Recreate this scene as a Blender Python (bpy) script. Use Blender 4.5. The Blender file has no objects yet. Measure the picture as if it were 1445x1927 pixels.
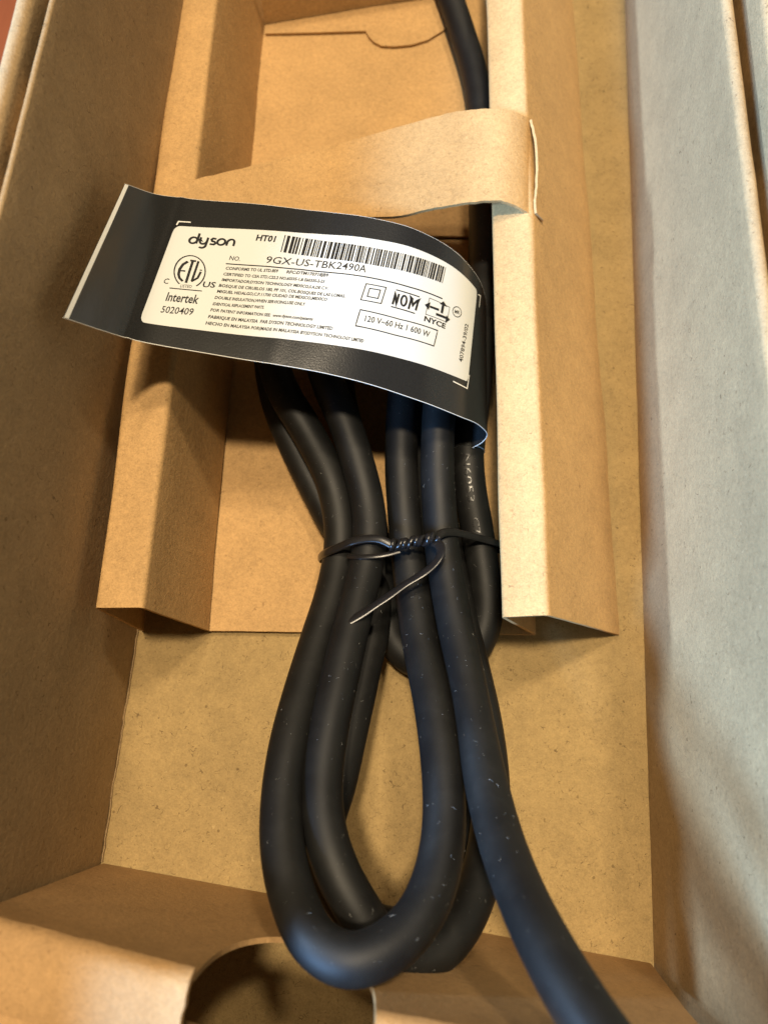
import bpy, bmesh, math, random
from mathutils import Vector, Matrix, noise
random.seed(7)
sc = bpy.context.scene
COL = sc.collection
R = math.radians

# ------------------------------------------------------------------ camera
S = 0.001                       # everything below is written in millimetres
FPX, CX, CY = 1391.0, 722.5, 963.5   # focal length and centre in photo pixels
TILT, HC = R(17.3), 173.0            # tilt off straight down, height above the box floor
cam = bpy.data.cameras.new('camera')
co = bpy.data.objects.new('camera', cam); COL.objects.link(co)
co.location = (0, 0, HC * S); co.rotation_euler = (TILT, 0, 0)
cam.sensor_fit = 'HORIZONTAL'; cam.sensor_width = 36; cam.lens = 36 * FPX / 1445
cam.clip_start = 0.002; cam.clip_end = 20
cam.dof.use_dof = True; cam.dof.focus_distance = 0.150; cam.dof.aperture_fstop = 22
sc.camera = co

# ------------------------------------------------------------------ light
w = bpy.data.worlds.new('World'); sc.world = w; w.use_nodes = True
bg = w.node_tree.nodes['Background']
bg.inputs[0].default_value = (1.0, 0.78, 0.52, 1); bg.inputs[1].default_value = 0.085

def area(name, loc, target, sx, sy, power, color, spread=180):
    l = bpy.data.lights.new(name, 'AREA'); l.shape = 'RECTANGLE'; l.size = sx; l.size_y = sy
    l.energy = power; l.color = color; l.spread = R(spread)
    o = bpy.data.objects.new(name, l); COL.objects.link(o); o.location = loc
    d = Vector(target) - Vector(loc); o.rotation_euler = d.to_track_quat('-Z', 'Y').to_euler()
    return o
WARM = (1.0, 0.82, 0.57)
area('ceiling_lamp', (-0.10, 0.12, 1.80), (0, 0.05, 0), 0.13, 0.13, 30, WARM)
area('ceiling_lamp', (0.32, 0.74, 1.75), (0, 0.05, 0), 0.13, 0.13, 13, WARM)
area('ceiling_lamp', (-0.20, 0.60, 1.85), (0, 0.05, 0), 0.13, 0.13, 9, WARM)
# windows: cool daylight, one low in the west, a dimmer one higher up
area('window_light', (-2.36, 0.48, 1.38), (0.03, 0.05, 0.05), 0.9, 0.15, 110, (0.46, 0.68, 1.0))
area('window_light', (-1.90, -1.35, 1.62), (0.0, 0.0, 0.05), 0.8, 0.45, 185, (0.27, 0.54, 1.0))

vs = sc.view_settings
vs.view_transform = 'Standard'; vs.look = 'None'; vs.gamma = 1; vs.use_curve_mapping = False; vs.exposure = 0.0
sc.render.engine = 'CYCLES'

# ------------------------------------------------------------------ helpers
ct, st = math.cos(TILT), math.sin(TILT)
def at(u, v, z):
    """point on height z (mm) that lies behind photo pixel u,v"""
    a = (u - CX) / FPX; b = (CY - v) / FPX
    d = Vector((a, b * ct + st, b * st - ct)); k = (z - HC) / d.z
    return Vector((k * d.x, k * d.y, z))
def proj(p):
    y = p.y * ct + (p.z - HC) * st; q = p.y * st - (p.z - HC) * ct
    return CX + FPX * p.x / q, CY - FPX * y / q

def tag(o, label=None, cat=None, group=None, kind=None):
    if label: o['label'] = label
    if cat: o['category'] = cat
    if group: o['group'] = group
    if kind: o['kind'] = kind
    return o
def empty(name, loc, label, cat):
    o = bpy.data.objects.new(name, None); COL.objects.link(o); o.location = Vector(loc) * S
    o.empty_display_size = 0.01
    return tag(o, label, cat)
def mesh_obj(name, verts, faces, mat, parent=None, smooth=True, sharp=40, label=None):
    """verts in mm, world space"""
    off = parent_loc(parent)
    me = bpy.data.meshes.new(name)
    me.from_pydata([(Vector(v) * S - off)[:] for v in verts], [], faces)
    bm = bmesh.new(); bm.from_mesh(me); bmesh.ops.recalc_face_normals(bm, faces=bm.faces)
    if smooth:
        for f in bm.faces: f.smooth = True
        for e in bm.edges:
            if len(e.link_faces) == 2 and e.calc_face_angle(0) > R(sharp): e.smooth = False
    bm.to_mesh(me); bm.free()
    me.materials.append(mat)
    o = bpy.data.objects.new(name, me); COL.objects.link(o)
    if parent: o.parent = parent
    if label: o['label'] = label
    return o
def parent_loc(p):
    l = Vector((0, 0, 0))
    while p: l = l + p.location; p = p.parent
    return l
def catmull(pts, n):
    """centripetal-ish Catmull-Rom through pts, n samples a span"""
    P = [Vector(p) for p in pts]; P = [2 * P[0] - P[1]] + P + [2 * P[-1] - P[-2]]
    out = []
    for i in range(1, len(P) - 2):
        p0, p1, p2, p3 = P[i - 1:i + 3]
        t0 = 0; t1 = t0 + max((p1 - p0).length, 1e-6) ** .5; t2 = t1 + max((p2 - p1).length, 1e-6) ** .5; t3 = t2 + max((p3 - p2).length, 1e-6) ** .5
        for k in range(n):
            t = t1 + (t2 - t1) * k / n
            a1 = p0 * ((t1 - t) / (t1 - t0)) + p1 * ((t - t0) / (t1 - t0)); a2 = p1 * ((t2 - t) / (t2 - t1)) + p2 * ((t - t1) / (t2 - t1)); a3 = p2 * ((t3 - t) / (t3 - t2)) + p3 * ((t - t2) / (t3 - t2))
            b1 = a1 * ((t2 - t) / (t2 - t0)) + a2 * ((t - t0) / (t2 - t0)); b2 = a2 * ((t3 - t) / (t3 - t1)) + a3 * ((t - t1) / (t3 - t1))
            out.append(b1 * ((t2 - t) / (t2 - t1)) + b2 * ((t - t1) / (t2 - t1)))
    out.append(P[-2].copy()); return out
def resample(pts, step):
    out = [pts[0].copy()]; acc = 0
    for a, b in zip(pts, pts[1:]):
        L = (b - a).length
        if L < 1e-9: continue
        d = step - acc
        while d <= L: out.append(a.lerp(b, d / L)); d += step
        acc = L - (d - step)
    out.append(pts[-1].copy()); return out
def smooth_path(p, it):
    p = [q.copy() for q in p]
    for _ in range(it):
        p = [p[0]] + [(p[i - 1] + 2 * p[i] + p[i + 1]) / 4 for i in range(1, len(p) - 1)] + [p[-1]]
    return p
def frames(path):
    fr = []; n = None
    for i, p in enumerate(path):
        t = (path[min(i + 1, len(path) - 1)] - path[max(i - 1, 0)]).normalized()
        if n is None:
            n = Vector((0, 0, 1)); n = (n - t * n.dot(t)).normalized()
        else:
            n = (n - t * n.dot(t)).normalized()
        fr.append((p, t, n, t.cross(n)))
    return fr
def tube_geo(path, ra, rb=None, seg=20, cap=True, twist=None, base=0):
    """verts, faces of a tube (elliptic ra across the frame normal, rb along the binormal)"""
    V = []; Fc = []; fr = frames(path); n = len(fr)
    for i, (p, t, nn, b) in enumerate(fr):
        r1 = ra(i) if callable(ra) else ra; r2 = (rb(i) if callable(rb) else rb) if rb is not None else r1
        if twist:
            a = twist(i); nn, b = nn * math.cos(a) + b * math.sin(a), b * math.cos(a) - nn * math.sin(a)
        for k in range(seg):
            a = 2 * math.pi * k / seg
            V.append(p + nn * (r1 * math.cos(a)) + b * (r2 * math.sin(a)))
    for i in range(n - 1):
        for k in range(seg):
            k2 = (k + 1) % seg
            Fc.append((base + i * seg + k, base + i * seg + k2, base + (i + 1) * seg + k2, base + (i + 1) * seg + k))
    if cap:
        Fc.append(tuple(base + k for k in range(seg))); Fc.append(tuple(base + (n - 1) * seg + k for k in range(seg)))
    return V, Fc
def sheet(name, grid, th, mat, parent=None, wob=0.0, sharp=40, label=None, fray=0.0):
    """grid[i][j] of points, one surface, th mm thick away from the grid's normal"""
    ni, nj = len(grid), len(grid[0])
    G = [[Vector(p) for p in row] for row in grid]
    N = []
    for i in range(ni):
        row = []
        for j in range(nj):
            a = G[min(i + 1, ni - 1)][j] - G[max(i - 1, 0)][j]; b = G[i][min(j + 1, nj - 1)] - G[i][max(j - 1, 0)]
            row.append(a.cross(b).normalized())
        N.append(row)
    if wob:
        for i in range(ni):
            for j in range(nj): G[i][j] = G[i][j] + N[i][j] * (wob * noise.noise(G[i][j] * 0.035 + Vector((3.1, parent_seed(name), 0))))
    if fray:
        for i in range(ni):
            for j in range(nj):
                if i in (0, ni - 1) or j in (0, nj - 1):
                    G[i][j] = G[i][j] + Vector((noise.noise(G[i][j] * 0.9), noise.noise(G[i][j] * 0.9 + Vector((9, 9, 9))), 0)) * fray
    V = [p for r in G for p in r] + [G[i][j] - N[i][j] * th for i in range(ni) for j in range(nj)]
    Fc = []; o = ni * nj
    for i in range(ni - 1):
        for j in range(nj - 1):
            q = (i * nj + j, i * nj + j + 1, (i + 1) * nj + j + 1, (i + 1) * nj + j)
            Fc.append(q); Fc.append(tuple(o + k for k in reversed(q)))
    ring = [(0, j) for j in range(nj)] + [(i, nj - 1) for i in range(1, ni)] + [(ni - 1, j) for j in range(nj - 2, -1, -1)] + [(i, 0) for i in range(ni - 2, 0, -1)]
    ids = [i * nj + j for i, j in ring]
    for a, b in zip(ids, ids[1:] + ids[:1]): Fc.append((a, b, o + b, o + a))
    return mesh_obj(name, V, Fc, mat, parent, True, sharp, label)
def parent_seed(s): return sum(map(ord, s)) * 0.37
def lin(a, b, n): return [a + (b - a) * i / n for i in range(n + 1)]
def rounded(prof, r, n=5):
    """2-D polyline with its inner corners rounded"""
    P = [Vector(p) for p in prof]; out = [P[0]]
    for a, b, c in zip(P, P[1:], P[2:]):
        d1 = (a - b); d2 = (c - b); k = min(r, d1.length * .45, d2.length * .45)
        p, q = b + d1.normalized() * k, b + d2.normalized() * k
        for i in range(n + 1):
            t = i / n; out.append(p * (1 - t) ** 2 + b * (2 * t * (1 - t)) + q * t * t)
    out.append(P[-1]); return out
def densify(P, step):
    out = []
    for a, b in zip(P, P[1:]):
        m = max(1, int((b - a).length / step))
        out += [a.lerp(b, i / m) for i in range(m)]
    return out + [P[-1]]
def extruded_sheet(name, prof_a, prof_b, th, mat, parent=None, r=1.2, n=30, wob=0.0, fray=0.0, label=None):
    """a folded board: profile at one end, profile at the other (lists of 3-D points), joined straight"""
    A = densify(rounded(prof_a, r), 4); B = rounded(prof_b, r)
    # same subdivision for both
    ra, rb = rounded(prof_a, r), rounded(prof_b, r)
    A, B = [], []
    for (a0, a1), (b0, b1) in zip(zip(ra, ra[1:]), zip(rb, rb[1:])):
        m = max(1, int((a1 - a0).length / 4))
        for i in range(m): A.append(a0.lerp(a1, i / m)); B.append(b0.lerp(b1, i / m))
    A.append(ra[-1]); B.append(rb[-1])
    grid = [[a.lerp(b, k / n) for k in range(n + 1)] for a, b in zip(A, B)]
    return sheet(name, grid, th, mat, parent, wob, 50, label, fray)
def plate(name, pts, direction, th, mat, parent=None, label=None):
    """flat outline (3-D points) given thickness along direction"""
    n = len(pts); d = Vector(direction).normalized() * th
    V = [Vector(p) for p in pts] + [Vector(p) + d for p in pts]
    Fc = [tuple(range(n)), tuple(range(2 * n - 1, n - 1, -1))] + [(i, (i + 1) % n, n + (i + 1) % n, n + i) for i in range(n)]
    return mesh_obj(name, V, Fc, mat, parent, False, label=label)

# ------------------------------------------------------------------ materials
def nt(name):
    m = bpy.data.materials.new(name); m.use_nodes = True
    t = m.node_tree; b = t.nodes['Principled BSDF']
    return m, t, b
def nd(t, kind, **kw):
    n = t.nodes.new(kind)
    for k, v in kw.items():
        if k.startswith('i_'): n.inputs[k[2:]].default_value = v
        else: setattr(n, k, v)
    return n
def math_n(t, op, a, b=None, clamp=False):
    n = t.nodes.new('ShaderNodeMath'); n.operation = op; n.use_clamp = clamp
    for i, x in enumerate((a, b)):
        if x is None: continue
        if isinstance(x, (int, float)): n.inputs[i].default_value = x
        else: t.links.new(x, n.inputs[i])
    return n.outputs[0]
def mix_c(t, fac, a, b, mode='MIX'):
    n = t.nodes.new('ShaderNodeMix'); n.data_type = 'RGBA'; n.blend_type = mode
    for s_, x in ((n.inputs[0], fac), (n.inputs[6], a), (n.inputs[7], b)):
        if isinstance(x, (int, float)): s_.default_value = x
        elif isinstance(x, tuple): s_.default_value = x
        else: t.links.new(x, s_)
    return n.outputs[2]
def noise_n(t, vec, scale, detail=2, rough=.5, dist=0, sxyz=None):
    if sxyz:
        mp = nd(t, 'ShaderNodeMapping'); mp.inputs['Scale'].default_value = sxyz; t.links.new(vec, mp.inputs[0]); vec = mp.outputs[0]
    n = nd(t, 'ShaderNodeTexNoise'); n.inputs['Scale'].default_value = scale; n.inputs['Detail'].default_value = detail
    n.inputs['Roughness'].default_value = rough; n.inputs['Distortion'].default_value = dist
    t.links.new(vec, n.inputs['Vector']); return n.outputs['Fac']
def ramp(t, fac, a, b):
    n = nd(t, 'ShaderNodeMapRange'); n.inputs[1].default_value = a; n.inputs[2].default_value = b
    t.links.new(fac, n.inputs[0]); return n.outputs[0]
def kraft(name, base, flecks=1.0, grain=1.0, mottled=1.0, rough=0.72, seed=0.0):
    m, t, b = nt(name)
    tc = nd(t, 'ShaderNodeTexCoord'); mp = nd(t, 'ShaderNodeMapping'); mp.inputs['Location'].default_value = (seed, seed * .7, seed * .3)
    t.links.new(tc.outputs['Object'], mp.inputs[0]); v = mp.outputs[0]
    g1 = noise_n(t, v, 2600, 3, .65); g2 = noise_n(t, v, 900, 3, .6); cl = noise_n(t, v, 130, 3, .55); big = noise_n(t, v, 28, 2)
    c = base; dk = tuple(x * .62 for x in base[:3]) + (1,); lt = tuple(min(1, x * 1.28) for x in base[:3]) + (1,)
    f = math_n(t, 'ADD', math_n(t, 'MULTIPLY', ramp(t, g1, .3, .7), .45 * grain), math_n(t, 'MULTIPLY', ramp(t, g2, .3, .7), .30 * grain))
    f = math_n(t, 'ADD', f, math_n(t, 'MULTIPLY', ramp(t, cl, .3, .7), .22 * mottled))
    f = math_n(t, 'ADD', f, math_n(t, 'MULTIPLY', ramp(t, big, .3, .7), .16 * mottled))
    f = math_n(t, 'MULTIPLY', f, .88, True)
    col = mix_c(t, f, dk, lt)
    # curly fibres: thin contour lines of a noise, kept only in patches
    def fibres(scale, width, keep, sxyz=None):
        n1 = noise_n(t, v, scale, 1, .4, .9, sxyz); k = math_n(t, 'ABSOLUTE', math_n(t, 'SUBTRACT', n1, .5))
        line = math_n(t, 'LESS_THAN', k, width)
        msk = math_n(t, 'GREATER_THAN', noise_n(t, v, scale * 1.7, 1, .5), keep)
        return math_n(t, 'MULTIPLY', line, msk)
    fd = fibres(300, .006, .60); fl = fibres(360, .006, .62, (1, 1.3, 1)); fs = fibres(700, .02, .63)
    col = mix_c(t, math_n(t, 'MULTIPLY', fd, .75 * flecks), col, (base[0] * .28, base[1] * .24, base[2] * .22, 1))
    col = mix_c(t, math_n(t, 'MULTIPLY', fs, .6 * flecks), col, (base[0] * .4, base[1] * .36, base[2] * .3, 1))
    col = mix_c(t, math_n(t, 'MULTIPLY', fl, .55 * flecks), col, (min(1, base[0] * 1.5), min(1, base[1] * 1.55), min(1, base[2] * 1.7), 1))
    # small dark specks
    vo = nd(t, 'ShaderNodeTexVoronoi'); vo.inputs['Scale'].default_value = 260; t.links.new(v, vo.inputs['Vector'])
    sp = math_n(t, 'LESS_THAN', vo.outputs['Distance'], .085)
    wn = nd(t, 'ShaderNodeSeparateColor'); t.links.new(vo.outputs['Color'], wn.inputs[0])
    sp = math_n(t, 'MULTIPLY', sp, math_n(t, 'GREATER_THAN', wn.outputs[0], .82))
    col = mix_c(t, math_n(t, 'MULTIPLY', sp, .6 * flecks), col, (base[0] * .3, base[1] * .25, base[2] * .2, 1))
    t.links.new(col, b.inputs['Base Color'])
    b.inputs['Roughness'].default_value = rough; b.inputs['Specular IOR Level'].default_value = .28
    h = math_n(t, 'ADD', math_n(t, 'MULTIPLY', g1, .5), math_n(t, 'ADD', math_n(t, 'MULTIPLY', g2, .8), math_n(t, 'MULTIPLY', cl, .8)))
    h = math_n(t, 'ADD', h, math_n(t, 'MULTIPLY', fl, .25))
    bp = nd(t, 'ShaderNodeBump'); bp.inputs['Strength'].default_value = .62; bp.inputs['Distance'].default_value = .00025
    t.links.new(h, bp.inputs['Height']); t.links.new(bp.outputs[0], b.inputs['Normal'])
    return m
M_TRAY = kraft('tray_kraft', (.50, .305, .125, 1), flecks=.55, grain=1.1, seed=.31)
M_BOX = kraft('box_kraft', (.40, .275, .142, 1), flecks=.85, grain=1.0, seed=.77)
M_FLOOR = kraft('floor_kraft', (.33, .224, .09, 1), flecks=.95, grain=1.15, mottled=1.4, seed=.13)
M_INS = kraft('insert_kraft', (.47, .285, .125, 1), flecks=.5, grain=.8, seed=.55)

def rubber():
    m, t, b = nt('black_rubber')
    tc = nd(t, 'ShaderNodeTexCoord'); v = tc.outputs['Object']
    n1 = noise_n(t, v, 160, 3); n2 = noise_n(t, v, 1800, 2)
    col = mix_c(t, ramp(t, n1, .3, .7), (.004, .004, .004, 1), (.008, .008, .0075, 1))
    vo = nd(t, 'ShaderNodeTexVoronoi'); vo.inputs['Scale'].default_value = 800; t.links.new(v, vo.inputs['Vector'])
    wn = nd(t, 'ShaderNodeSeparateColor'); t.links.new(vo.outputs['Color'], wn.inputs[0])
    sp = math_n(t, 'MULTIPLY', math_n(t, 'LESS_THAN', vo.outputs['Distance'], .075), math_n(t, 'GREATER_THAN', wn.outputs[1], .80))
    sp = math_n(t, 'MULTIPLY', sp, ramp(t, noise_n(t, v, 60, 2), .35, .65))
    col = mix_c(t, math_n(t, 'MULTIPLY', sp, .45), col, (.24, .24, .22, 1))
    sm_ = ramp(t, noise_n(t, v, 210, 4, .7, .6), .52, .75)
    col = mix_c(t, math_n(t, 'MULTIPLY', sm_, .15), col, (.032, .032, .030, 1))
    t.links.new(col, b.inputs['Base Color'])
    rr = nd(t, 'ShaderNodeMapRange'); rr.inputs[3].default_value = .50; rr.inputs[4].default_value = .62; t.links.new(n1, rr.inputs[0]); t.links.new(rr.outputs[0], b.inputs['Roughness'])
    b.inputs['Specular IOR Level'].default_value = .38
    bp = nd(t, 'ShaderNodeBump'); bp.inputs['Strength'].default_value = .12; bp.inputs['Distance'].default_value = .0001
    t.links.new(n2, bp.inputs['Height']); t.links.new(bp.outputs[0], b.inputs['Normal'])
    return m
M_RUB = rubber()
def plain(name, col, rough, spec=.5, bump=None):
    m, t, b = nt(name); b.inputs['Base Color'].default_value = col + (1,); b.inputs['Roughness'].default_value = rough
    b.inputs['Specular IOR Level'].default_value = spec
    if bump:
        tc = nd(t, 'ShaderNodeTexCoord'); h = noise_n(t, tc.outputs['Object'], bump[0], 3)
        bp = nd(t, 'ShaderNodeBump'); bp.inputs['Strength'].default_value = bump[1]; bp.inputs['Distance'].default_value = .0001
        t.links.new(h, bp.inputs['Height']); t.links.new(bp.outputs[0], b.inputs['Normal'])
        c2 = mix_c(t, ramp(t, h, .3, .7), tuple(x * .86 for x in col) + (1,), tuple(min(1, x * 1.1) for x in col) + (1,))
        t.links.new(c2, b.inputs['Base Color'])
    return m
M_TIE = plain('tie_plastic', (.013, .012, .012), .28, .5, (900, .1))
M_TAG = plain('label_black', (.017, .017, .0165), .25, .5, (2600, .20))
M_TAGW = plain('label_white', (.66, .675, .65), .34, .4)
M_EDGE = plain('label_edge', (.78, .77, .72), .5)
M_INK = plain('label_ink', (.012, .012, .013), .38, .4)
M_LINT = plain('lint', (.38, .38, .36), .8, .2)
def table_mat():
    m, t, b = nt('table_wood'); tc = nd(t, 'ShaderNodeTexCoord')
    n = noise_n(t, tc.outputs['Object'], 14, 4, .6, 1.2, (8, 1, 1))
    t.links.new(mix_c(t, n, (.12, .026, .008, 1), (.24, .058, .016, 1)), b.inputs['Base Color']); b.inputs['Roughness'].default_value = .35
    return m
M_TABLE = table_mat()

# ------------------------------------------------------------------ table
o = mesh_obj('tabletop', [(-700, -600, -5), (700, -600, -5), (700, 800, -5), (-700, 800, -5), (-700, -600, -30), (700, -600, -30), (700, 800, -30), (-700, 800, -30)],
             [(0, 1, 2, 3), (7, 6, 5, 4), (0, 4, 5, 1), (1, 5, 6, 2), (2, 6, 7, 3), (3, 7, 4, 0)], M_TABLE, None, False)
tag(o, kind='structure')

# ------------------------------------------------------------------ box
ZLL, ZLO, ZRL, ZRO = 78.0, 79.0, 66.0, 69.5      # liner and outer wall heights, two sides
Y0, Y1 = -125.0, 262.0
def line_at(p, q, y): return p + (q - p) * ((y - p.y) / (q.y - p.y))
Lb = (at(258, 1190, 0), at(190, 1625, 0)); Lt = (at(105, 0, ZLL), at(0, 420, ZLL)); Lo = (at(69, 0, ZLO), at(0, 285, ZLO))
Rb = (Vector((68.0, 124.4, 0)), Vector((55.6, -43.2, 0))); Rt = (at(1354, 0, ZRL), at(1436, 680, ZRL)); Ro = (at(1428, 0, ZRO), at(1455, 225, ZRO))
box = empty('cardboard_box', (2, 90, -2.6), 'open brown kraft cardboard box with tall side walls', 'box')
# floor
fg = []
for y in lin(Y0 - 2, Y1 + 2, 60):
    a, b = line_at(*Lb, y), line_at(*Rb, y); fg.append([Vector((a.x - 1 + (b.x - a.x + 2) * i / 24, y, 0)) for i in range(25)])
sheet('floor_panel', [list(r) for r in zip(*fg)], 2.2, M_FLOOR, box, wob=.35)
def wall(name, bot, top, side, th, mat, z0=0.15, wob=1.0, n=60, zt=70):
    g = []
    for y in lin(Y0, Y1, n):
        a, b = line_at(*bot, y), line_at(*top, y); a = Vector((a.x, y, z0)); b = Vector((b.x, y, zt))
        nrm = Vector((-side, 0, 0)); row = []
        for k in range(25):
            f = k / 24; row.append(a.lerp(b, f))
        # rolled rim
        up = (b - a).normalized(); out = Vector((side, 0, 0)); 
        for k in range(1, 9):
            an = math.pi * k / 8; row.append(b + up * (th * .5 * math.sin(an)) + out * (th * .5 * (1 - math.cos(an))))
        # back side
        for k in range(24, -1, -2): row.append(a.lerp(b, k / 24) + out * th)
        for i, p in enumerate(row):
            f = max(0.0, min(1.0, p.z / zt)); bul = wob * math.sin(math.pi * f) ** 1.3
            row[i] = p + out * (bul * (.55 + .6 * noise.noise(Vector((y * .014, p.z * .02, side * 5 + zt)))) + .12 * noise.noise(Vector((y * .12, p.z * .1, 7))))
        g.append(row)
    V = [p for r in g for p in r]; m = len(g[0]); Fc = []
    for i in range(len(g) - 1):
        for j in range(m - 1): Fc.append((i * m + j, i * m + j + 1, (i + 1) * m + j + 1, (i + 1) * m + j))
        Fc.append((i * m + m - 1, i * m, (i + 1) * m, (i + 1) * m + m - 1))
    Fc.append(tuple(range(m))); Fc.append(tuple((len(g) - 1) * m + j for j in range(m)))
    return mesh_obj(name, V, Fc, mat, box, True, 60)
wall('side_liner', Lb, Lt, -1, 1.0, M_BOX, wob=.7, zt=ZLL)
wall('side_liner', Rb, Rt, 1, 2.4, M_BOX, wob=1.6, zt=ZRL)
sh = lambda ln, d: tuple(p + Vector((d, 0, 0)) for p in ln)
wall('outer_wall', sh(Lb, -2.6), Lo, -1, 3.0, M_BOX, z0=-2.4, wob=.7, zt=ZLO)
wall('outer_wall', sh(Rb, 4.2), Ro, 1, 3.0, M_BOX, z0=-2.4, wob=1.6, zt=ZRO)
for y, s_ in ((Y0 - .3, -1), (Y1 + .3, 1)):
    a, b = line_at(*Lb, y), line_at(*Rb, y); A, B = line_at(*Lt, y), line_at(*Rt, y)
    plate('end_wall', [(a.x - 1, y, .1), (b.x + 1, y, .1), (B.x + 2, y, 66), (A.x - 2, y, 75)], (0, s_, 0), 2, M_BOX, box)
# ragged glue seam where the floor liner meets the side
seam = []
p0, p1 = line_at(*Lb, 60), line_at(*Lb, -24.5)
for i in range(90):
    p = p0.lerp(p1, i / 89); seam.append(p + Vector((.25 + .5 * noise.noise(Vector((i * .13, 1, 0))) + .25 * noise.noise(Vector((i * .6, 4, 0))), 0, .35)))
V, Fc = tube_geo(seam, .28, .16, 6); mesh_obj('paper_seam', V, Fc, M_BOX, box)

# ------------------------------------------------------------------ end insert with its U cut-out
e0, e1 = at(190, 1625, .3), at(1230, 1815, .3)
ed = (e1 - e0).normalized(); en = Vector((ed.y, -ed.x, 0))     # en points to the near end of the box
ins = empty('cardboard_insert', e0.lerp(e1, .5), 'brown cardboard end insert with a rounded cut-out, folded across the box', 'insert')
EL = (e1 - e0).length
def ip(a, z, d=0.0): return e0 + ed * a + Vector((0, 0, z - .3)) + en * d
def a_of(u, v, z): return (at(u, v, z) - e0).dot(ed)
zf = lambda a: 52.5 + 7.0 * min(1, a / 35) + (3.0 if a > 50 else 0)       # fold height
aL, aR = 35.0, 60.0
outl = [ip(.4, .3), ip(-1.2, zf(0) - 1.5)] + [ip(a, zf(a) - 1.5) for a in lin(4, aL, 8)]
cut = []
for k in range(1, 24):
    an = math.pi * k / 24; cut.append(ip((aL + aR) / 2 - (aR - aL) / 2 * math.cos(an), 58 + 2 * k / 24 - 28.5 * math.sin(an) ** .75))
outl += cut + [ip(a, zf(a) - 1.5) for a in lin(aR, EL - 8, 8)] + [ip(EL - 5, 30), ip(EL - .6, .3)]
plate('front_panel', outl, en, .9, M_INS, ins)
def top_flap(a0, a1, depth):
    g = []
    for a in lin(a0, a1, 16):
        z = zf(a); prof = [Vector((0, z - 1.5)), Vector((.12, z - .9)), Vector((.45, z - .35)), Vector((1.0, z - .05))] + [Vector((1 + (depth - 1) * k / 8, z - .9 * (k / 8) ** 2)) for k in range(1, 9)] + [Vector((depth + .4, z - 2.5)), Vector((depth + .3, z - 14))]
        g.append([ip(a, q.y, q.x) for q in prof])
    return sheet('top_flap', g, .9, M_INS, ins, fray=.15)
top_flap(-1.2, aL, 9.5); top_flap(aR, EL - 8, 9.5)
g = [[ip(a, zf(a) - 2.6, d) for d in lin(7.6, 74.0, 12)] for a in lin(-1.0, EL - 6, 20)]
sheet('rear_panel', g, .9, M_INS, ins, wob=.4)  # unseen cover, added to block lamp light and darken the cut-out

# ------------------------------------------------------------------ tray
tray = empty('cardboard_tray', (0, 100, .4), 'folded tan cardboard tray with two raised rails and a strap, lying in the box', 'tray')
TR = math.tan(R(1.3))
def T(x, y, z): return Vector((x + (y - 24) * TR, y - .012 * x, z))   # tray axes: turned a little in the box
YA, YB = 24.0, 236.0
Ln = [T(-40.4, YA, 3.0), T(-45.9, YA, 33.0), T(-55.8, YA, 32.0), T(-56.6, YA, 1.2)]
Lf = [T(-40.4, YB, 3.0), T(-45.9, YB, 33.0), T(-55.8, YB, 32.0), T(-56.6, YB, 1.2)]
extruded_sheet('rail', Lf, Ln, .8, M_TRAY, tray, r=1.3, n=60, wob=.5, fray=.12)
Rn = [T(34.0, YA, 3.0), T(22.6, YA - .6, 30.3), T(31.4, YA - .6, 33.5), T(54.6, YA + .4, .9)]
Rf = [T(34.0, YB, 3.0), T(22.6, YB, 30.3), T(31.4, YB, 33.5), T(54.2, YB, .9)]
rr = [p.copy() for p in Rn]; rf = [p.copy() for p in Rf]
extruded_sheet('rail', rr, rf, .8, M_TRAY, tray, r=1.3, n=60, wob=.5, fray=.12)
YS = at(850, 446, 2.6).y
def floor_part(y0, y1, z, n):
    g = [[T(x, y, z) for y in lin(y0, y1, n)] for x in lin(-40.6, 35.0, 20)]
    # (x outer, y inner) -> normal up
    return sheet('floor_panel', g, .8, M_TRAY, tray, wob=.25, fray=.15)
floor_part(YA, YS - .35, 2.2, 40)
floor_part(YS + .35, YB, 2.9, 40)
# end flap standing across the far end
ea, eb = at(499, 48, 3.1), at(930, -22, 3.1)
g = [[a + Vector((0.01, .18, 1)) * z for z in lin(0, 36, 12)] for a in [ea.lerp(eb, k / 16) for k in range(17)]]
sheet('end_flap', g, .8, M_TRAY, tray, wob=.4)
# tongue lying on the floor in front of it
tng = [(500, 46), (499, 62), (590, 60), (688, 57), (694, 68), (704, 78), (718, 85), (742, 86), (775, 83), (805, 74), (834, 56), (852, 34), (862, 8), (866, -12)]
plate('tongue', [at(u, v, 3.75) for u, v in tng] + [at(700, 12, 3.75)], (0, 0, -1), .7, M_TRAY, tray)
# strap: cut from one rail, tucked into a slot of the other
su = [(352, 341, 33.4), (374, 335, 33.1), (470, 312, 29.5), (555, 291, 26.6), (598, 281, 26.0), (680, 258, 28.4), (780, 229, 31.5), (850, 211, 33.8), (905, 204, 35.2), (945, 205, 35.6), (968, 210, 35.2), (990, 219, 33.8), (1002, 228, 31.5)]
sl = [(330, 392, 33.4), (352, 392, 33.1), (455, 396, 29.5), (548, 400, 26.6), (598, 404, 26.0), (672, 406, 28.4), (740, 407, 31.5), (820, 390, 33.8), (895, 379, 35.4), (942, 377, 35.8), (965, 384, 35.2), (990, 397, 33.8), (1010, 408, 31.5)]
A = catmull([at(*p) for p in su], 6); B = catmull([at(*p) for p in sl], 6)
g = [[b.lerp(a, k / 12) for k in range(13)] for a, b in zip(A, B)]
g = [[p + Vector((0, 0, .14 * math.exp(-((i - 24) / 1.0) ** 2) + .12 * math.exp(-((i - 18) / .9) ** 2))) for p in row] for i, row in enumerate(g)]
sheet('strap', g, .7, M_TRAY, tray, fray=.22)
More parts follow.
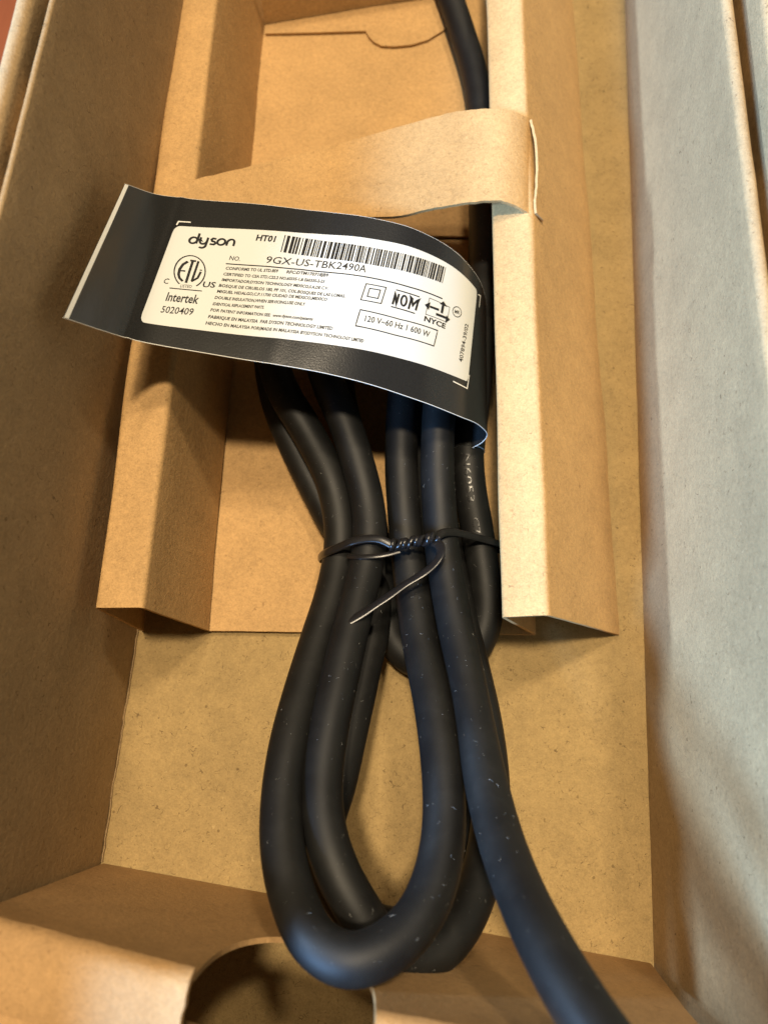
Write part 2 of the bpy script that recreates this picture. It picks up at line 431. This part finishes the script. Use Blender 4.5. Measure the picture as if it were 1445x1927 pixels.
# lifted lip of the slot
lip_u = catmull([at(1000, 223, 33.6), at(1008, 255, 34.6), at(1012, 305, 34.9), at(1011, 350, 34.7), at(1008, 385, 34.0), at(1010, 400, 33.4)], 6)
g = [[p + Vector((2.2 * k / 5, 0, -2.4 * k / 5 - .35 * k / 5)) for k in range(6)] for p in lip_u]
sheet('slot_lip', g, .6, M_TRAY, tray, fray=.12)

# ------------------------------------------------------------------ cable
RC = 3.75
CP = [(770, -230, 12), (805, -130, 10), (836, -40, 8.5), (868, 55, 7.6), (891, 130, 7.4), (903, 200, 7.4), (907, 300, 7.4), (908, 420, 7.6), (907, 520, 10), (902, 620, 12), (893, 740, 12), (880, 850, 12), (886, 930, 11), (897, 990, 9.5), (906, 1050, 8.6), (914, 1110, 8), (914, 1165, 7), (893, 1220, 6.5), (845, 1252, 6), (790, 1248, 6), (752, 1222, 6.2), (730, 1180, 6.6), (718, 1120, 7), (705, 1030, 7), (690, 940, 7), (660, 830, 7), (640, 740, 8), (640, 650, 10), (680, 580, 14), (740, 560, 17),
      (772, 600, 18), (765, 690, 18), (757, 780, 17), (755, 880, 16), (760, 960, 16), (766, 1030, 16), (777, 1120, 18), (793, 1220, 22), (816, 1330, 28), (831, 1440, 33), (836, 1540, 37), (826, 1630, 41), (795, 1716, 45), (735, 1782, 48.5), (660, 1810, 50), (595, 1777, 48), (553, 1695, 43), (532, 1600, 39), (531, 1500, 35), (545, 1400, 31), (570, 1300, 26), (600, 1200, 21), (625, 1120, 17.5), (640, 1040, 15), (640, 980, 15), (622, 900, 16), (577, 810, 19), (535, 740, 20), (514, 680, 20), (512, 610, 18), (565, 550, 15), (680, 535, 13), (790, 560, 10), (830, 650, 8), (828, 800, 7), (828, 950, 7),
      (840, 1030, 7), (860, 1130, 8), (887, 1250, 10), (911, 1360, 13), (924, 1480, 17), (918, 1590, 21), (895, 1680, 25), (850, 1764, 30), (782, 1808, 34), (722, 1786, 36.5), (684, 1728, 38), (638, 1648, 38), (609, 1555, 36), (606, 1460, 33), (621, 1360, 30), (645, 1250, 26), (668, 1150, 22), (690, 1060, 19), (696, 1010, 18.5), (692, 950, 18), (673, 870, 19), (647, 790, 21), (617, 720, 22), (604, 650, 23), (650, 590, 25), (735, 580, 25),
      (790, 640, 17), (782, 760, 10), (776, 880, 7), (778, 960, 7), (790, 1040, 7), (815, 1150, 6), (850, 1280, 5), (878, 1400, 5), (890, 1500, 6), (880, 1600, 10), (845, 1690, 16), (780, 1745, 21), (700, 1742, 24), (634, 1672, 25), (606, 1580, 24), (634, 1478, 22), (656, 1380, 20), (681, 1270, 16), (702, 1170, 12), (702, 1100, 8.5), (668, 1040, 7), (628, 985, 8), (594, 920, 9), (550, 830, 11), (522, 760, 12), (508, 690, 12), (510, 620, 10), (560, 560, 7.5), (680, 540, 7), (800, 550, 13), (838, 620, 19), (832, 700, 20.5), (825, 790, 20),
      (823, 880, 19), (827, 960, 18.5), (832, 1030, 18.5), (849, 1140, 21), (873, 1260, 26), (896, 1380, 32), (916, 1480, 38), (942, 1580, 45), (987, 1700, 55), (1048, 1820, 64), (1115, 1930, 70), (1200, 2050, 75)]
path = smooth_path(resample(catmull([at(*p) for p in CP], 10), 1.0), 6)
cable = empty('power_cable', (0, 40, 0), 'coiled thick black rubber power cable lying on the cardboard tray', 'cable')
V, Fc = tube_geo(path, lambda i: RC * (1 + .018 * noise.noise(Vector((i * .045, 3, 0)))), lambda i: RC * (1 + .018 * noise.noise(Vector((i * .05, 9, 4)))), 28); cord = mesh_obj('cord', V, Fc, M_RUB, cable)
CF = frames(path)
# moulded lettering on the cord
DG = None
def text_mesh(body, bold=0.0, extrude=0.0, res=2):
    cu = bpy.data.curves.new('text', 'FONT'); cu.body = body; cu.size = 1; cu.offset = bold; cu.extrude = extrude; cu.resolution_u = res
    ob = bpy.data.objects.new('text', cu); COL.objects.link(ob)
    dg = bpy.context.evaluated_depsgraph_get(); me = bpy.data.meshes.new_from_object(ob.evaluated_get(dg))
    vs_ = [v.co.copy() for v in me.vertices]; fs_ = [tuple(p.vertices) for p in me.polygons]
    bpy.data.objects.remove(ob); bpy.data.curves.remove(cu); bpy.data.meshes.remove(me)
    return vs_, fs_
def cut_long(V, F, maxlen):
    """split faces until no edge is longer than maxlen, so flat letters can follow a bend"""
    me = bpy.data.meshes.new('tmp'); me.from_pydata([v[:] for v in V], [], F); bm = bmesh.new(); bm.from_mesh(me)
    bmesh.ops.remove_doubles(bm, verts=bm.verts, dist=1e-5); bmesh.ops.triangulate(bm, faces=bm.faces)
    for _ in range(4):
        es = [e for e in bm.edges if e.calc_length() > maxlen]
        if not es: break
        bmesh.ops.subdivide_edges(bm, edges=es, cuts=1); bmesh.ops.triangulate(bm, faces=[f for f in bm.faces if len(f.verts) > 3])
    V2 = [v.co.copy() for v in bm.verts]; bm.verts.index_update(); F2 = [tuple(v.index for v in f.verts) for f in bm.faces]
    bm.free(); bpy.data.meshes.remove(me); return V2, F2
CAMP = Vector((0, 0, HC))
i0 = min(range(len(path)), key=lambda i: (path[i] - at(880, 850, 12)).length)
def cord_point(s, yy, h):
    f = i0 + s; i = int(f); fr = f - i; p = path[i].lerp(path[i + 1], fr); t = (path[i + 1] - path[i - 1]).normalized()
    up = Vector((-.12, 0, 1)); up = (up - t * up.dot(t)).normalized();
    a = yy / RC; return p + up * (math.cos(a) * (RC + h)) - t.cross(up) * (math.sin(a) * (RC + h))
for body, s0, w_ in (('N6053', 2.0, 10.6), ('C7', 16.2, 4.0)):
    V, Fc = text_mesh(body, .0, .06); V, Fc = cut_long(V, Fc, .25)
    x0, x1 = min(v.x for v in V), max(v.x for v in V); k = w_ / (x1 - x0); hh = 1.55
    VV = [cord_point(s0 + (v.x - x0) * k, (v.y / .72) * hh - 1.0, (v.z / .06) * .14 + .06) for v in V]
    mesh_obj('moulded_lettering', VV, Fc, M_TIE, cord, False)
# lint
V, Fc = [], []
rnd = random.Random(3)
for _ in range(1300):
    i = rnd.randrange(5, len(path) - 5); p, t, n, b = CF[i]
    if p.y > 150: continue
    up = (CAMP - p); up = (up - t * up.dot(t)).normalized(); sd = t.cross(up); a = rnd.gauss(0, .75)
    q = p + (up * math.cos(a) + sd * math.sin(a)) * (RC + .02); nn = (up * math.cos(a) + sd * math.sin(a)); tg = t.cross(nn)
    an = rnd.uniform(0, 6.28); L = rnd.choice((.12, .2, .3, .45, .8)) * rnd.uniform(.6, 1.2); cv = rnd.uniform(-1.2, 1.2); pts = [q]
    for k in range(4):
        pts.append(pts[-1] + (t * math.cos(an) + tg * math.sin(an)) * (L / 4)); an += cv * .5
    wd = rnd.uniform(.006, .014); b0 = len(V)
    for k, r_ in enumerate(pts):
        sdv = (tg * math.cos(an) - t * math.sin(an)) * wd
        V += [r_ - sdv, r_ + sdv + nn * .02, r_ + nn * (wd * 1.4)]
    for k in range(4):
        for j in range(3): Fc.append((b0 + k * 3 + j, b0 + k * 3 + (j + 1) % 3, b0 + k * 3 + 3 + (j + 1) % 3, b0 + k * 3 + 3 + j))
tag(mesh_obj('lint', V, Fc, M_LINT, cord, False), kind='stuff')

# ------------------------------------------------------------------ label flag on the cable
LT = [(235, 345, 54), (290, 364, 48), (350, 373, 44), (480, 383, 41.5), (600, 397, 41), (700, 410, 40.5), (780, 431, 38.5), (850, 468, 34.5), (897, 518, 28.5), (913, 560, 22.5), (914, 590, 18.5), (906, 612, 16.6), (897, 622, 16.3)]
LB = [(120, 597, 64), (190, 620, 56), (250, 638, 50), (390, 664, 46), (500, 682, 44), (620, 703, 42), (712, 727, 39), (797, 756, 35), (868, 784, 29.5), (903, 800, 25), (917, 819, 20.3), (905, 834, 17.6), (888, 843, 16.2)]
NS = 14
TA = catmull([at(*p) for p in LT], NS); BA = catmull([at(*p) for p in LB], NS); NK = len(TA) - 1
def LPt(k, t):
    k = max(0.0, min(NK - 1e-6, k)); i = int(k); f = k - i
    rel = .22 * math.exp(-((k - 26.5) / 1.3) ** 2) + .10 * math.exp(-((k - 57) / 2.0) ** 2) + .09 * math.sin(k * .23 + 2.2 * t) * math.sin(1.7 + 3.5 * t + .1 * k)
    return BA[i].lerp(BA[i + 1], f).lerp(TA[i].lerp(TA[i + 1], f), t) + Vector((0, 0, rel))
def LN(k, t):
    a = LPt(k + .6, t) - LPt(k - .6, t); b = TA[int(min(k, NK))] - BA[int(min(k, NK))]; return a.cross(b).normalized()
def LP(k, t, off=0.0): return LPt(k, t) + LN(k, t) * off
def inv(u, v):
    k, t = NK * .4, .5
    for _ in range(40):
        a = proj(LPt(k, t)); d1 = proj(LPt(k + .3, t)); d2 = proj(LPt(k, t + .01))
        j11, j21 = (d1[0] - a[0]) / .3, (d1[1] - a[1]) / .3; j12, j22 = (d2[0] - a[0]) / .01, (d2[1] - a[1]) / .01
        det = j11 * j22 - j12 * j21
        if abs(det) < 1e-9: break
        e, f = u - a[0], v - a[1]
        dk, dt = (e * j22 - f * j12) / det, (f * j11 - e * j21) / det
        k = max(0.5, min(NK - 1.5, k + max(-12, min(12, dk)))); t = max(-.2, min(1.2, t + max(-.3, min(.3, dt))))
    return k, t
flag = empty('cable_label', at(893, 740, 16), 'curled black and white rating label flag wrapped round the black cable', 'label')
grid = [[LP(k, t) for t in lin(0, 1, 14)] for k in range(NK + 1)]
backing = sheet('backing', grid, .16, M_TAG, flag)
def patch(name, k0, k1, t0f, t1f, off, mat, nk, ntt=8, rc=0.0):
    V, Fc = [], []
    ks = [k0 + (k1 - k0) * i / nk for i in range(nk + 1)]
    if rc: ks = sorted(ks + [k0 + rc * q / 9 for q in range(1, 9)] + [k1 - rc * q / 9 for q in range(1, 9)])
    nk = len(ks) - 1
    for k in ks:
        ta, tb = t0f(k), t1f(k)
        if rc:
            d = min(k - k0, k1 - k)
            if d < rc: c_ = .05 * (1 - math.sqrt(max(0, 1 - (1 - d / rc) ** 2))); ta += c_; tb -= c_
        for j in range(ntt + 1): V.append(LP(k, ta + (tb - ta) * j / ntt, off))
    m = ntt + 1
    for i in range(nk):
        for j in range(ntt): Fc.append((i * m + j, i * m + j + 1, (i + 1) * m + j + 1, (i + 1) * m + j))
    return mesh_obj(name, V, Fc, mat, flag)
patch('end_strip', .02, 1.7, lambda k: .002, lambda k: .998, .03, M_EDGE, 4)
# white cut edge along the lower and upper border
for name_, tt in (('cut_edge', -.001), ('cut_edge', 1.001)):
    V, Fc = tube_geo([LP(k * .5, tt, -.08) for k in range(2 * NK - 1)], .085, .085, 6); mesh_obj(name_, V, Fc, M_EDGE, flag)
kTL, tTL = inv(329, 424); kTR, tTR = inv(899, 549); kBL, tBL = inv(262, 605); kBR, tBR = inv(878, 717); _, tTm = inv(500, 433); _, tBm = inv(640, 651)
kA, kB = (kTL + kBL) / 2, (kTR + kBR) / 2
def quad(y0, ym, y1, xm): # smooth curve through three values
    def f(k):
        x = (k - kA) / (kB - kA); return y0 * (x - xm) * (x - 1) / (xm) + ym * x * (x - 1) / (xm * (xm - 1)) + y1 * x * (x - xm) / (1 - xm)
    return f
km1, _ = inv(500, 433); km2, _ = inv(640, 651)
fT = quad(tTL, tTm, tTR, (km1 - kA) / (kB - kA)); fB = quad(tBL, tBm, tBR, (km2 - kA) / (kB - kA))
print('PANEL', kTL, kBL, kTR, kBR, tTL, tTm, tTR, tBL, tBm, tBR)
panel = patch('white_panel', kA, kB, fB, fT, .045, M_TAGW, 90, 10, rc=1.3)
OFF = .075
def stroke(name, pts_px, wpx, mat=M_INK, closed=False, off=OFF, parent=None, n=8, kt=False):
    """a printed line through photo points"""
    P = [p if kt else inv(*p) for p in pts_px]
    if closed: P = P + [P[0]]
    D = []
    for (a, b), (c, d) in zip(P, P[1:]):
        for i in range(n): D.append((a + (c - a) * i / n, b + (d - b) * i / n))
    D.append(P[-1])
    W = [LP(k, t, off) for k, t in D]; V, Fc = [], []; hw = wpx * .5 * .115
    for i, p in enumerate(W):
        a = W[max(i - 1, 0)]; b = W[min(i + 1, len(W) - 1)]
        if closed and i in (0, len(W) - 1): a, b = W[-2], W[1]
        d = (b - a).normalized(); nn = LN(*D[i]); s_ = d.cross(nn).normalized() * hw
        if closed or 0 < i < len(W) - 1:
            d1 = (p - a); d2 = (b - p)
            if d1.length > 1e-6 and d2.length > 1e-6:
                cs = max(.35, math.cos(d1.angle(d2) / 2)); s_ = s_ / cs
        V += [p - s_, p + s_]
    for i in range(len(W) - 1): Fc.append((2 * i, 2 * i + 1, 2 * i + 3, 2 * i + 2))
    return mesh_obj(name, V, Fc, mat, parent or panel, False)
def text(body, p0, p1, hpx, bold=0.0, mat=M_INK, name='printed_text', up=None):
    """print body along the base line p0-p1 (photo points), letters hpx tall"""
    V, Fc = text_mesh(body, bold); x0, x1 = min(v.x for v in V), max(v.x for v in V)
    V, Fc = cut_long(V, Fc, (x1 - x0) * .06)
    a, b = inv(*p0), inv(*p1); mid = ((p0[0] + p1[0]) / 2, (p0[1] + p1[1]) / 2)
    pm = inv(*mid); VV = []
    if up is None:
        t_up = inv(mid[0] + .0, mid[1] - hpx); dk, dt = 0.0, None
        # height in t along the generator through the middle
        q0 = proj(LPt(*pm)); q1 = proj(LPt(pm[0], pm[1] + .1)); dt = .1 * hpx / math.hypot(q1[0] - q0[0], q1[1] - q0[1]); dk = 0
    else:
        q = inv(mid[0] + up[0], mid[1] + up[1]); dk, dt = q[0] - pm[0], q[1] - pm[1]
    for v in V:
        x = (v.x - x0) / (x1 - x0); y = v.y / .72
        VV.append(LP(a[0] + (b[0] - a[0]) * x + dk * y, a[1] + (b[1] - a[1]) * x + dt * y, OFF))
    return mesh_obj(name, VV, Fc, mat, panel, False)
# makers' name, drawn with round strokes in its own small frame
lo = inv(353, 458); lo1 = inv(439.5, 463.5)
gq0 = proj(LPt(*lo)); gq1 = proj(LPt(lo[0], lo[1] + .1)); tpx = .1 / math.hypot(gq1[0] - gq0[0], gq1[1] - gq0[1])
def lg(x, y): return (lo[0] + (lo1[0] - lo[0]) * x / 100, lo[1] + (lo1[1] - lo[1]) * x / 100 + y * tpx * .92)
def arc(cx_, cy_, rx, ry, a0, a1, n=20): return [(cx_ + rx * math.cos(R(a0 + (a1 - a0) * i / n)), cy_ + ry * math.sin(R(a0 + (a1 - a0) * i / n))) for i in range(n + 1)]
lw = 4.1
glyphs = [arc(10, 7.6, 8.5, 6.4, 0, 360, 26), [(18.8, 23), (18.8, 7.5), (18.6, 1.2)],
          [(25, 15), (25, 7)] + arc(32.5, 7.4, 7.5, 6.2, 180, 350, 14), [(40.2, 15), (40.2, -1)] + arc(33, -1.5, 7.2, 5.6, 0, -140, 14),
          [(58.5, 13.2), (51.5, 14.0), (48.3, 11.3), (50.5, 8.3), (56.5, 7.0), (59.3, 4.2), (56.5, 1.4), (47.5, 1.8)],
          arc(70.5, 7.6, 8.2, 6.3, 0, 360, 26), [(83.5, 0.6), (83.5, 7.5)] + arc(91.3, 7.5, 7.8, 6.4, 180, 0, 14) + [(99, .6)]]
logo = None
for gl in glyphs:
    closed = len(gl) > 20 and abs(gl[0][0] - gl[-1][0]) < 1e-6 and abs(gl[0][1] - gl[-1][1]) < 1e-6
    stroke('logo_letter', [lg(*p) for p in (gl[:-1] if closed else gl)], lw, closed=closed, n=2, kt=True)
text('HT01', (481, 452), (517, 455), 11.5, .035)
text('NO.', (431, 489), (451, 491), 8.5, .01)
text('9GX-US-TBK2490A', (499, 494.5), (687.5, 512.5), 14.0, .006)
stroke('printed_rule', [(425, 496), (500, 501), (560, 506.5), (630, 513.5), (700, 523), (770, 540), (832, 562)], 2.4, n=6)
sm = .028
for body, p0, p1, h_ in (('CONFORMS TO UL STD.859', (424, 507), (522.5, 512.5), 5.8), ('RFC:DTM170718JB9', (538.7, 514), (617, 520.5), 5.8), ('CERTIFIED TO CSA STD.C22.2 NO.60335-1,& E60335-2-23', (419.7, 517.8), (610, 532), 5.6),
                         ('IMPORTADOR:DYSON TECHNOLOGY MEXICO,S.A.DE C.V.', (417, 528.6), (617, 545), 5.6), ('BOSQUE DE CIRUELOS 180, PP 101, COL.BOSQUES DE LAS LOMAS.', (411.4, 539.4), (649, 560), 5.8), ('MIGUEL HIDALGO,C.P.11700 CIUDAD DE MEXICO,MEXICO', (408, 550.4), (615, 566), 5.8),
                         ('DOUBLE INSULATION,WHEN SERVICING,USE ONLY', (403.7, 562), (573.4, 575), 5.8), ('IDENTICAL REPLACEMENT PARTS.', (400, 574), (496.5, 580.8), 5.6), ('FOR PATENT INFORMATION SEE:  www.dyson.com/patents', (395.6, 585.4), (588, 603), 5.8),
                         ('FABRIQUE EN MALAYSIA  PAR DYSON TECHNOLOGY LIMITED', (391.2, 598.4), (625.3, 621), 6.4), ('HECHO EN MALAYSIA POR(MADE IN MALAYSIA BY)DYSON TECHNOLOGY LIMITED', (386.5, 610.3), (683.4, 644.6), 6.2)):
    text(body, p0, p1, h_, sm)
# listing mark
def ring_px(cx_, cy_, rx, ry, a0, a1, n, tiltx): return [(cx_ + rx * math.cos(R(a0 + (a1 - a0) * i / n)) + tiltx * ry * math.sin(R(a0 + (a1 - a0) * i / n)), cy_ - ry * math.sin(R(a0 + (a1 - a0) * i / n)) + .10 * rx * math.cos(R(a0 + (a1 - a0) * i / n))) for i in range(n + 1)]
stroke('listing_ring', ring_px(357, 511, 29, 30, -58, 236, 36, .12), 2.3, n=2)
Z1 = lambda x, y: (290 + x / 9.03, 420 + y / 9.03)
stroke('listing_letter', [Z1(575, 650), Z1(490, 700), Z1(435, 780), Z1(415, 860), Z1(430, 930), Z1(485, 985)], 4.6, n=4)
stroke('listing_letter', [Z1(440, 805), Z1(532, 812)], 3.0, n=3)
stroke('listing_letter', [Z1(615, 632), Z1(715, 645)], 4.0, n=3)
stroke('listing_letter', [Z1(660, 640), Z1(600, 820), Z1(540, 1012)], 4.4, n=4)
stroke('listing_letter', [Z1(755, 645), Z1(700, 810), Z1(640, 985)], 4.0, n=4)
stroke('listing_letter', [Z1(632, 990), Z1(740, 930), Z1(795, 825)], 3.8, n=4)
stroke('listing_letter', [Z1(775, 795), Z1(815, 800)], 2.4, n=2)
text('LISTED', Z1(440, 1088), Z1(632, 1102), 6.0, .004)
text('C', Z1(150, 1022), Z1(236, 1030), 10.5, .01)
text('US', Z1(815, 1082), Z1(1030, 1094), 11.0, .02)
stroke('printed_rule', [Z1(262, 1100), Z1(812, 1152)], 2.0, n=6)
text('Intertek', Z1(190, 1315), Z1(740, 1368), 17.5, .018)
text('5020409', Z1(108, 1515), Z1(650, 1562), 13.5, .01)
# bar code
bt0, bt1 = inv(536, 442), inv(838.6, 503); bb0, bb1 = inv(527.7, 473.8), inv(832, 532.5)
rb = random.Random(21); x = 0.0; bars = []
wid = [rb.choice((1, 1, 2, 2, 3, 3) if q % 2 == 0 else (1, 1, 1, 2, 2)) for q in range(125)]
tot = sum(wid); pos = 0
tmid_t = inv(690, 463)[1]; kmid = inv(690, 463)[0]; tmid_b = inv(682, 494)[1]
def bq(f, a, m_, b): # quadratic through ends and middle
    return a * (1 - f) * (1 - 2 * f) + m_ * 4 * f * (1 - f) + b * f * (2 * f - 1)
for i, wi in enumerate(wid):
    if i % 2 == 0:
        V = []
        for f in (pos / tot, (pos + wi * 1.04) / tot):
            kt_ = bt0[0] + (bt1[0] - bt0[0]) * f; kb_ = bb0[0] + (bb1[0] - bb0[0]) * f
            V += [LP(kb_, bq(f, bb0[1], tmid_b, bb1[1]), OFF), LP(kt_, bq(f, bt0[1], tmid_t, bt1[1]), OFF)]
        bars.append(V)
    pos += wi
for V in bars: mesh_obj('barcode_bar', V, [(0, 1, 3, 2)], M_INK, panel, False)
# marks on the right
Z3 = lambda x, y: (640 + x / 4.19, 400 + y / 4.19)
stroke('class_square', [Z3(205, 560), Z3(362, 590), Z3(322, 717), Z3(162, 687)], 1.9, closed=True, n=4)
stroke('class_square', [Z3(232, 597), Z3(317, 611), Z3(297, 677), Z3(213, 660)], 1.9, closed=True, n=3)
stroke('printed_rule', [Z3(440, 608), Z3(625, 665)], 2.2, n=5); stroke('printed_rule', [Z3(400, 740), Z3(588, 795)], 2.2, n=5)
for pts in ([(472, 436), (506, 308), (512, 440), (546, 318)], [(652, 490), (690, 352), (698, 446), (768, 378), (733, 506)]):
    stroke('standard_letter', [(660 + a / 6.02, 500 + b / 6.02) for a, b in pts], 4.0, n=4)
stroke('standard_letter', [(660 + (600 + 30 * math.cos(R(a)) + 9 * math.sin(R(a))) / 6.02, 500 + (396 - 56 * math.sin(R(a)) + 7 * math.cos(R(a))) / 6.02) for a in range(0, 360, 15)], 3.8, closed=True, n=2)
stroke('rating_frame', [Z3(158, 765), Z3(465, 840), Z3(767, 930), Z3(737, 1052), Z3(430, 965), Z3(120, 892)], 2.0, closed=True, n=5)
text('120 V~60 Hz 1 600 W', Z3(190, 856), Z3(700, 984), 11.5, .008)
Z4 = lambda x, y: (660 + x / 6.02, 500 + y / 6.02)
stroke('approval_square', [Z4(890, 365), Z4(1118, 470), Z4(1085, 640), Z4(845, 548)], 1.1, closed=True, n=3)
def solid(name, pts): V = [LP(*inv(*p), OFF + .012) for p in pts]; return mesh_obj(name, V, [tuple(range(len(V)))], M_INK, panel, False)
solid('approval_arrow', [Z4(835, 440), Z4(900, 412), Z4(880, 502)]); stroke('approval_arrow', [Z4(893, 462), Z4(997, 500)], 4.6, n=3)
solid('approval_arrow', [Z4(1048, 402), Z4(1090, 468), Z4(1003, 430)]); stroke('approval_arrow', [Z4(1044, 448), Z4(1027, 536)], 5.6, n=3)
solid('approval_arrow', [Z4(1122, 612), Z4(1080, 560), Z4(1066, 648)]); stroke('approval_arrow', [Z4(962, 546), Z4(1076, 590)], 5.2, n=3)
text('NYCE', Z4(826, 622), Z4(1066, 714), 9.5, .03)
stroke('approval_ring', [(Z4(1201, 522)[0] + 8.1 * math.cos(R(a)) , Z4(1201, 522)[1] + 9.6 * math.sin(R(a)) + 1.5 * math.cos(R(a))) for a in range(0, 360, 15)], 1.6, closed=True, n=2)
text('MR', Z4(1172, 535), Z4(1228, 550), 6.5, .02)
text('407894-39/02', Z4(1262, 1095), Z4(1330, 668), 7.0, .012, up=(-7.0, -3.0))
for pts in ([(332, 423), (336, 416.5), (359, 418)], [(899, 554), (903.4, 556), (901, 578)], [(852, 717.4), (878.5, 731), (882.5, 705.5)]):
    stroke('corner_mark', pts, 2.3, M_EDGE, n=4, parent=backing)
# the part stuck round the cable
j0 = min(range(len(path)), key=lambda i: (path[i] - at(903, 612, 12)).length); j1 = min(range(len(path)), key=lambda i: (path[i] - at(880.5, 845, 12)).length)
V, Fc = tube_geo(path[j0:j1 + 1], RC + .22, None, 28, cap=False); wr = mesh_obj('cable_wrap', V, Fc, M_TAG, flag)
V, Fc = [], []
p, t, n, b = CF[j1]
for k in range(28):
    a = 2 * math.pi * k / 28; V += [p + (n * math.cos(a) + b * math.sin(a)) * (RC + .02), p + (n * math.cos(a) + b * math.sin(a)) * (RC + .26)]
for k in range(28): Fc.append((2 * k, 2 * k + 1, 2 * ((k + 1) % 28) + 1, 2 * ((k + 1) % 28)))
mesh_obj('cut_edge', [v + t * .05 for v in V], Fc, M_EDGE, flag)

# ------------------------------------------------------------------ twist tie
tie = empty('twist_tie', at(780, 1025, 20), 'thin black twist tie knotted round the middle of the cable coil', 'twist tie')
loop = smooth_path(resample(catmull([at(*p) for p in ((742, 1028, 24.2), (715, 1015, 24.0), (690, 1014, 23.4), (660, 1020, 22.4), (637, 1030, 20.6), (618, 1038, 19.2), (606, 1044, 16.2), (601, 1050, 11), (610, 1053, 5), (660, 1050, 2.9), (760, 1040, 2.9), (860, 1035, 2.9), (918, 1036, 3.4), (941, 1034, 6), (944, 1028, 9.6), (933, 1021, 12.6), (912, 1015, 14.0), (880, 1007, 17.5), (850, 1001, 22.0), (832, 1003, 23.6), (818, 1012, 24.2))], 8), .6), 2)
V, Fc = tube_geo(loop, .36, .92, 12); mesh_obj('band', V, Fc, M_TIE, tie)
low = smooth_path(resample(catmull([at(*p) for p in ((654, 1046, 20.4), (672, 1048, 22.6), (700, 1047, 23.4), (725, 1044, 23.6), (752, 1037, 23.6))], 8), .6), 2)
V, Fc = tube_geo(low, .16, .55, 8); mesh_obj('band', V, Fc, M_TIE, tie)
ax0, ax1 = at(736, 1027, 24.3), at(826, 1011, 24.6); axd = (ax1 - ax0); L = axd.length; axd.normalize(); s1 = axd.cross(Vector((0, 0, 1))).normalized(); s2 = s1.cross(axd)
for ph in (0, math.pi):
    hp = []
    for i in range(141):
        f = i / 140; a = ph + (f + .022 * math.sin(f * 23)) * 2 * math.pi * 4.3; rr_ = .72 + .16 * math.sin(f * 11 + ph)
        hp.append(ax0 + axd * (L * f) + s1 * (rr_ * math.cos(a)) + s2 * (rr_ * math.sin(a)))
    V, Fc = tube_geo(hp, .62, .50, 10); mesh_obj('twist', V, Fc, M_TIE, tie)
tail = smooth_path(resample(catmull([at(*p) for p in ((816, 1022, 24.6), (824, 1023, 25.6), (829.5, 1032, 26.4), (828, 1046, 27), (818, 1061, 27.2), (800, 1076, 27.2), (765, 1098, 26.9), (725, 1126, 26.8), (690, 1150, 26.6), (655, 1171, 26.6))], 8), .5), 2)
V, Fc = tube_geo(tail, lambda i: .34, lambda i: 1.0 + .05 * math.sin(i * .4), 12, twist=lambda i: -.35 + .25 * math.sin(i * .06)); tailo = mesh_obj('tail', V, Fc, M_TIE, tie)
V, Fc = tube_geo([p + Vector((0, 0, .30)) for p in tail[6:]], .12, .12, 6); mesh_obj('wire_ridge', V, Fc, M_TIE, tailo)
